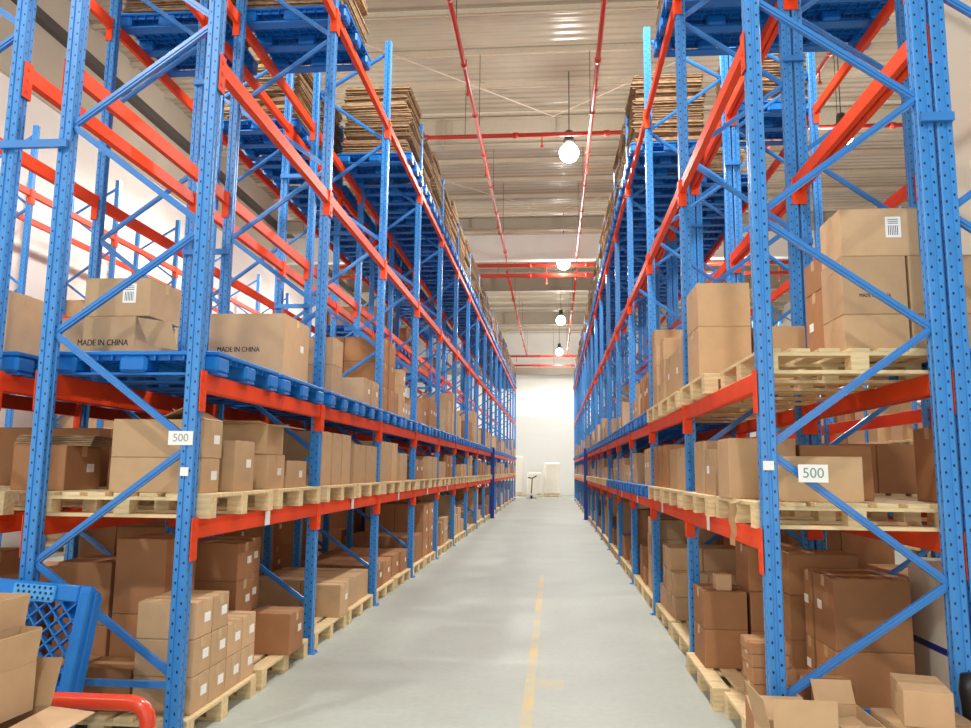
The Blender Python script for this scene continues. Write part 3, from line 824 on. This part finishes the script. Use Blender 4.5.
# build pallets: at most 300 of each kind one by one
for kd, nm, mb_, mt in (('wood', 'wooden_pallet', MB_WOOD, M_wood), ('plastic', 'plastic_pallet', MB_PLAS, M_plastic)):
    L_ = sorted([q for q in PAL if q[1] == kd], key=lambda q: -q[0])
    keep = 170
    for q in L_[:keep]:
        pallet(kd, q[2], q[3], q[5] < 10 and abs(q[2][0]) < 3, 'wooden pallets' if kd == 'wood' else 'blue plastic pallets', q[4])
    rest = MB()
    for q in L_[keep:]: rest.box(q[2][0] - PW/2, q[2][0] + PW/2, q[2][1] - PL/2, q[2][1] + PL/2, q[2][2] + .10, q[2][2] + PH); [rest.box(q[2][0] + kx*.45 - .06, q[2][0] + kx*.45 + .06, q[2][1] + ky*.45 - .06, q[2][1] + ky*.45 + .06, q[2][2], q[2][2] + .10) for kx in (-1, 0, 1) for ky in (-1, 0, 1)]
    if rest.v: put(nm, rest.mesh(nm, mt), label='distant %s pallets filling the hidden and far rack bays' % ('wooden' if kd == 'wood' else 'blue plastic'), cat='pallet', kind='stuff')

# build cartons: the 300 that show largest one by one
CART.sort(key=lambda q: -q['score'])
NCART = 290
me_flapL = MB().box(-.16, .16, 0, .003, 0, .17).mesh('flap', M_kraft)
for q in CART[:NCART]:
    dx, dy, dz = q['dims']; sg = -1 if q['loc'][0] < 0 else 1
    me, tp = carton_me(dx, dy, dz, q['brown'])
    o = put('cardboard_box', me, q['loc'], q['rz'], None, q['label'], 'box', q['grp'])
    near = q['loc'][1] < 12
    if near: put('packing_tape', tp, parent=o)
    for mk in q['marks']:
        if mk == 's':       # label on the aisle side, low at the far end, and near ones on the front too
            if near or q['loc'][1] < 18:
                put('shipping_label', me_lab, (-sg*dx/2, dy*.2, dz*.55 if dz > .3 else dz*.5), PI/2 if sg < 0 else -PI/2, o, label='white shipping label')
        if mk == 'lf':
            t = put('shipping_label', me_lab_t, (dx*.18, -dy/2, dz*.6), 0, o, label='tall white shipping label'); put('label_print', me_bars, parent=t)
        if mk in ('mic', 'micr'):
            text('MADE IN CHINA', .057 if mk == 'mic' else .03, (-dx*.1 if mk == 'mic' else 0, -dy/2 - .0008, dz*.42 if dz > .4 else dz*.32), (PI/2, 0, 0), o)
        if mk == 'lift':
            fl = MB(); fl.add([(-.0, -dy/2, 0), (.16, -dy/2, .07), (.16, dy/2, .07), (0, dy/2, 0), (0, -dy/2, .003), (.16, -dy/2, .073), (.16, dy/2, .073), (0, dy/2, .003)], BOXF)
            put('flap', fl.mesh('flap', M_kraft), (dx/2 - .30, 0, dz), parent=o)
            fl = MB(); fl.add([(0, -dy/2, .07), (.14, -dy/2, 0), (.14, dy/2, 0), (0, dy/2, .07), (0, -dy/2, .073), (.14, -dy/2, .003), (.14, dy/2, .003), (0, dy/2, .073)], BOXF)
            put('flap', fl.mesh('flap', M_kraft), (dx/2 - .14, 0, dz), parent=o)
rest = MB()
for q in CART[NCART:]:
    dx, dy, dz = q['dims']; x, y, z = q['loc']
    rest.box(x - dx/2, x + dx/2, y - dy/2, y + dy/2, z, z + dz, 1 if q['brown'] else 0)
put('cardboard_box', rest.mesh('cardboard_box', [M_kraft, M_shade_brown]), label='distant cartons filling the hidden and far rack bays', cat='box', kind='stuff')
print('cartons', len(CART), 'pallets', len(PAL))

# ------------------------------------------------------------------ bundles of flattened cartons on the top shelf
def bundle_mesh(seed, dx, dy, h):
    r = random.Random(seed); b = MB(); n = 9; t = h / n
    for k in range(n):
        ox, oy = r.uniform(-.02, .02), r.uniform(-.02, .02); ex, ey = r.uniform(-.03, .015), r.uniform(-.03, .015)
        b.box(-dx/2 + ox - ex, dx/2 + ox + ex, -dy/2 + oy - ey, dy/2 + oy + ey, k*t, (k+1)*t - t*.18)
    return b
BH_ = .115
bms = [bundle_mesh(i, .96, .92, BH_) for i in range(5)]
bme = [b.mesh('flattened_carton_bundle', M_edge) for b in bms]
BND = []
rng = random.Random(5)
for row, nb, b0 in (('L', 16, 1), ('R', 16, 1), ('LB', 8, 0), ('RB', 6, 1), ('LB', 0, 0)):
    for b in range(b0, nb):
        for sl in (0, 1):
            if not top_used(row, b, sl) or (row in ('LB', 'RB') and rng.random() < .25): continue
            n = rng.choice((7, 8, 8, 9, 9)); x, y = slot_center(row, b, sl)
            if b in (1, 2): n = (8, 9)[sl]
            for k in range(n):
                v = 1.0 if row in 'LR' else .2
                BND.append((v / (x*x + y*y), row, b, sl, k, (x + rng.uniform(-.03, .03), y + rng.uniform(-.02, .02), LEVELS[3] + PH + k * (BH_ + .003)), rng.uniform(-.03, .03)))
BND.sort(key=lambda q: -q[0])
for i, q in enumerate(BND[:280]):
    put('flattened_carton_bundle', bme[i % 5], q[5], q[6], None,
        'bundle of flattened cartons, %s %s bay, top shelf, %s stack, %s from bottom' % (SIDE[q[1]], ORD[q[2]], ('near', 'far')[q[3]], ORD[q[4]]),
        'cardboard bundle', 'flattened carton bundles on the top shelves')
rest = MB()
for i, q in enumerate(BND[280:]): rest.add(*_shift(bms[i % 5], q[5]))
if rest.v: put('flattened_carton_bundle', rest.mesh('flattened_carton_bundle', M_edge), label='distant stacks of flattened cartons on the top shelves', cat='cardboard bundle', kind='stuff')

# ------------------------------------------------------------------ open cartons
def open_carton(loc, dx, dy, dz, angs, label, rz=0.0, flen=None, brown=False, grp='open cartons', lab=False, zf=0.0):
    """angs: outward fold of the flaps (-x, +x, -y, +y) in degrees, 0 = standing up"""
    t = .005; mt = M_shade_brown if brown else M_kraft
    b = MB()
    b.box(-dx/2, dx/2, -dy/2, dy/2, 0, t)
    b.box(-dx/2, -dx/2 + t, -dy/2, dy/2, t, dz); b.box(dx/2 - t, dx/2, -dy/2, dy/2, t, dz)
    b.box(-dx/2 + t, dx/2 - t, -dy/2, -dy/2 + t, t, dz); b.box(-dx/2 + t, dx/2 - t, dy/2 - t, dy/2, t, dz)
    o = put('open_cardboard_box', b.mesh('open_cardboard_box', mt), loc, rz, None, label, 'box', grp)
    fl = flen or min(dx, dy) / 2
    for k, a in enumerate(angs):
        if a is None: continue
        L = dy if k < 2 else dx
        f = MB().box(-L/2 + .004, L/2 - .004, -.002, .002, .001, fl).mesh('flap', mt)
        a = math.radians(a)
        if k == 0: put('flap', f, (-dx/2 + .002, 0, dz), parent=o, rot=(a, 0, -PI/2))
        if k == 1: put('flap', f, (dx/2 - .002, 0, dz), parent=o, rot=(a, 0, PI/2))
        if k == 2: put('flap', f, (0, -dy/2 + .002, dz), parent=o, rot=(a, 0, 0))
        if k == 3: put('flap', f, (0, dy/2 - .002, dz), parent=o, rot=(a, 0, PI))
    if lab: put('shipping_label', me_lab_t, (-dx/2, 0, dz*.55), -PI/2, o, label='white shipping label')
    return o
# left foreground heap
open_carton((-2.56, 3.05, 0), .80, .55, .56, (60, 96, 100, 20), 'open tan carton at the bottom of the left foreground heap', .06, .2)
open_carton((-2.56, 3.07, .562), .66, .46, .20, (None, 8, 4, 8), 'shallow open tan carton in the middle of the left foreground heap', -.04, .14)
open_carton((-2.60, 3.12, .764), .58, .40, .14, (None, 6, 3, 8), 'shallow open tan carton on top of the left foreground heap', .05, .13)
# upper-shelf flap hanging from the printed carton
fm = MB(); fm.add([(-2.69, 4.70, Z2+.25), (-2.60, 4.70, Z2+.06), (-2.36, 4.62, Z2+.02), (-2.42, 4.62, Z2+.20)] +
                  [(-2.69, 4.704, Z2+.25), (-2.60, 4.704, Z2+.06), (-2.36, 4.624, Z2+.02), (-2.42, 4.624, Z2+.20)], BOXF)
_par = [o for o in bpy.data.objects if o.get('label') == 'tan printed carton with its flap open, between the left front posts'][0]
fo = put('flap', fm.mesh('flap', M_kraft), label='open flap'); fo.parent = _par; fo.matrix_parent_inverse = Matrix.Translation(-Vector(_par.location))
# open carton on the left first shelf
open_carton((-2.44, 5.80, Z1+.262), .60, .40, .22, (52, 96, 86, 80), 'open tan carton with spread flaps, left rack first shelf', .05, .18)
open_carton((-2.44, 6.72-.15, Z1+.222), .40, .30, .12, (60, 100, 80, 80), 'small open carton with flaps out beside the second left post', 0, .12) if False else None
# right foreground
open_carton((1.125, 3.92, 0), .29, .34, .40, (12, 80, 1, 70), 'open tan carton with its front flap standing, at the foot of the right post', .0, .19)
open_carton((1.44, 4.12, 0), .21, .36, .43, (118, None, 105, 30), 'narrow open carton with dark mouth and side label, right foreground', .0, .12, lab=True)
me_, tp_ = carton_me(.46, .34, .43, False)
o = put('cardboard_box', me_, (1.74, 3.60, 0), .04, None, 'closed tan carton at the bottom picture edge, right foreground', 'box', 'cartons nearest the camera')
put('packing_tape', tp_, parent=o); put('shipping_label', me_lab_t, (-.2316, 0, .25), -PI/2, o, label='white shipping label')
me_, tp_ = carton_me(.21, .32, .165, False)
o = put('cardboard_box', me_, (1.76, 4.06, .441), -.22, None, 'small closed tan carton lying on the plain one, right foreground', 'box', 'cartons nearest the camera')
put('packing_tape', tp_, parent=o)
me_, tp_ = carton_me(.40, .40, .44, False)
o = put('cardboard_box', me_, (1.78, 4.02, 0), 0, None, 'plain carton carrying the small closed one, right foreground', 'box', 'cartons nearest the camera')
put('packing_tape', tp_, parent=o)

# flattened loose boards lifted on the first shelf (left pallet), thin
b = MB()
for k in range(6): b.box(-.24, .24, -.16 + k*.012, .16 + k*.012, k*.012, k*.012 + .007)
put('flattened_carton_bundle', b.mesh('flattened_carton_bundle', M_edge), (-3.30, 4.96, Z1+.29), .2, None, 'loose pile of flattened cartons on the labelled brown carton, left first shelf', 'cardboard bundle')

# ------------------------------------------------------------------ leaning blue plastic pallet with a lattice face
PX, PZ = 1.10, .99
root = empty('plastic_pallet', (-3.10, 3.98, 0.0), 'blue plastic pallet with lattice face leaning on end against the left rack', 'pallet', 'blue plastic pallets')
root.rotation_euler = (math.radians(-9), math.radians(3), math.radians(-3))
fr = MB()
for a in (-PX/2, PX/2 - .07): fr.cbox(a, a + .07, 0, .05, .012, PZ, .008)
for a in (-PX/2 + .07, ): 
    fr.cbox(a, PX/2 - .07, 0, .05, .012, .09, .008); fr.cbox(a, PX/2 - .07, 0, .05, PZ - .09, PZ, .008)
fr.cbox(-.05, .05, .0, .05, .09, PZ - .09, .006); fr.cbox(PX/2 - .04, PX/2 + .012, -.02, .015, .03, PZ - .03, .008); fr.cbox(PX/2 - .04, PX/2 + .012, .035, .07, .03, PZ - .03, .008); fr.cbox(PX/2 - .04, PX/2 + .002, .01, .12, .05, PZ - .05, .008)
put('frame', fr.mesh('frame', M_plastic), parent=root)
lt = MB()
nseg = 15
def clip(a, b):
    return a, b
x0, x1, z0, z1 = -PX/2 + .07, PX/2 - .07, .09, PZ - .09
st_ = .085
k = -20
while k < 30:
    for s in (1, -1):
        # line z = s*x + c
        c = k * st_
        pts = []
        for xx in (x0, x1):
            zz_ = s*xx + c
            if z0 <= zz_ <= z1: pts.append((xx, zz_))
        for zz_ in (z0, z1):
            xx = (zz_ - c) / s
            if x0 < xx < x1: pts.append((xx, zz_))
        if len(pts) >= 2 and (Vector(pts[0]) - Vector(pts[1])).length > .05:
            lt.bar((pts[0][0], .025, pts[0][1]), (pts[1][0], .025, pts[1][1]), .03, .009, up=(0, 1, 0) if False else (0, 0, 1))
    k += 1
put('lattice', lt.mesh('lattice', M_plastic), parent=root)
for kx in (-1, 0, 1):
    for kz in (0, 1, 2):
        f = MB().cbox(-.085, .085, 0.05, .13, -.075, .075, .015)
        put('foot', f.mesh('foot', M_plastic), (kx * (PX/2 - .10), 0, .1 + kz * (PZ - .2)/2), parent=root)
hp = MB().cbox(-.13, .13, -.012, .0, -.045, .045, .01)
o = put('corner_plate', hp.mesh('corner_plate', mat('pallet_plate', srgb(70, 160, 232), .4)), (.22, .0, PZ - .055), parent=root, label='lighter perforated plate')
hh = MB()
for i in range(7):
    for j in range(3): hh.tube([(-.1 + i*.033 + (j % 2)*.01, -.0135, -.027 + j*.027), (-.1 + i*.033 + (j % 2)*.01, -.012, -.027 + j*.027)], .008, 8)
put('plate_hole', hh.mesh('plate_hole', M_black), parent=o)

# red tubular guard rail at the end of the left rack
gr = empty('guard_rail', (-2.26, 3.80, 0), 'red tubular guard hoop on the floor before the left rack end', 'guard rail')
pts = [(-.42, 0, .012), (-.42, 0, .36)] + [(-.42 + .09 - .09*math.cos(a), 0, .36 + .09*math.sin(a)) for a in (PI/8, PI/4, 3*PI/8, PI/2)] + \
      [(.20, 0, .45)] + [(.20 + .09*math.sin(a), 0, .36 + .09*math.cos(a)) for a in (PI/8, PI/4, 3*PI/8, PI/2)] + [(.29, 0, .012)]
put('hoop', MB().tube(pts, .038, 14).mesh('hoop', M_rail, True), parent=gr)
for x in (-.42, .29):
    put('foot_plate', MB().cbox(x - .07, x + .07, -.07, .07, 0, .012, .003).mesh('foot_plate', M_rail), parent=gr)

# black plastic cover hanging on the foot of the rear right post
b = MB()
ps = []
for k in range(9):
    z = .62 - k*.076; ps.append((.012*math.sin(k*1.3), .02*math.cos(k*.9), z))
b.tube(ps, [.035, .06, .055, .045, .04, .05, .06, .055, .05], 10)
put('black_cover', b.mesh('black_cover', M_black, True), (2.06, 4.20, 0.0), 0, None, 'black plastic wrap bunched at the foot of the rear right post', 'plastic wrap')
# strip of torn film on the right shelf
b = MB(); vs = []; fs = []
for k in range(8):
    z = .15 - k*.035; wd = .06*(1 - k*.06); xx = .008*math.sin(k*1.7)
    vs += [(-.012 + xx, -wd, z), (-.008 + xx, wd*.6, z - .01*(k % 3))]
    if k: n0 = 2*k; fs.append((n0 - 2, n0 - 1, n0 + 1, n0))
n0 = len(vs); vs2 = [(x - .004, y, z) for x, y, z in vs]; fs2 = [tuple(i + n0 for i in f[::-1]) for f in fs]
b.add(vs + vs2, fs + fs2)
b.bar((-.012, 0, .14), (.03, 0, .15), .09, .006)
put('torn_film', b.mesh('torn_film', M_strap, True), (1.05, 4.66, LEVELS[0] - .01), -.6, None, 'torn pale film hanging over the right beam beside the first post', 'plastic film')

# white wrapped load behind the right rack
b = MB().cbox(-.40, .40, -.42, .42, 0, .92, .05)
lw = empty('wrapped_load', (2.70, 5.01, PH), 'white film-wrapped load on the floor behind the right rack', 'wrapped load')
put('wrapping', b.mesh('wrapping', M_film, False), parent=lw)
put('wrap_band', MB().box(-.402, .402, -.422, .422, .40, .44).mesh('wrap_band', M_navy), parent=lw, label='blue strap')

# dark blue post guards halfway down the aisle
for x, s, sd in ((LXA + .06, 1, 'left'), (RXA - .06, -1, 'right')):
    g = empty('post_guard', (x, 26.1, 0), 'dark blue guard post standing at the %s side far down the aisle' % sd, 'guard post', 'dark blue guard posts')
    put('guard_post', MB().cbox(-.06, .06, -.06, .06, .012, 2.35, .01).mesh('guard_post', M_navy), parent=g)
    put('foot_plate', MB().cbox(-.1, .1, -.1, .1, 0, .012, .003).mesh('foot_plate', M_navy), parent=g)

# far end of the aisle: white wrapped goods and a hand pallet truck
for i, (x, y, sx, sz, lab) in enumerate(((-1.15, 47.5, .9, 1.5, 'tall white wrapped goods at the far end of the aisle, leftmost'),
                                         (-.1, 48.6, 1.0, 2.1, 'tallest white wrapped goods at the far end of the aisle'),
                                         (-2.3, 49.4, .8, 2.5, 'narrow white wrapped goods half hidden by the left rack'))):
    t = empty('wrapped_load', (x, y, 0), lab, 'wrapped load', 'wrapped goods at the far end')
    put('wrapping', MB().cbox(-sx/2, sx/2, -.5, .5, PH, sz, .09).mesh('wrapping', M_film), parent=t)
    put('pallet_base', me_wood, (0, 0, 0), parent=t)
t = empty('pallet_truck', (-1.25, 44.6, 0), 'small hand pallet truck with dark handle at the far end of the aisle', 'pallet truck')
b = MB().cbox(-.3, -.12, 0, 1.1, .05, .12, .01); b.cbox(.12, .3, 0, 1.1, .05, .12, .01); b.cbox(-.3, .3, -.12, 0, .05, .3, .02)
put('fork', b.mesh('fork', M_film), parent=t)
put('handle', MB().tube([(0, -.1, .3), (.05, -.4, 1.15)], .03, 8).tube([(-.2, -.38, 1.2), (.05, -.4, 1.15), (.3, -.42, 1.3)], .035, 8).mesh('handle', M_black), parent=t, label='dark handle')
put('wheel', MB().tube([(-.06, -.2, .1), (.06, -.2, .1)], .1, 14).mesh('wheel', M_black), parent=t)
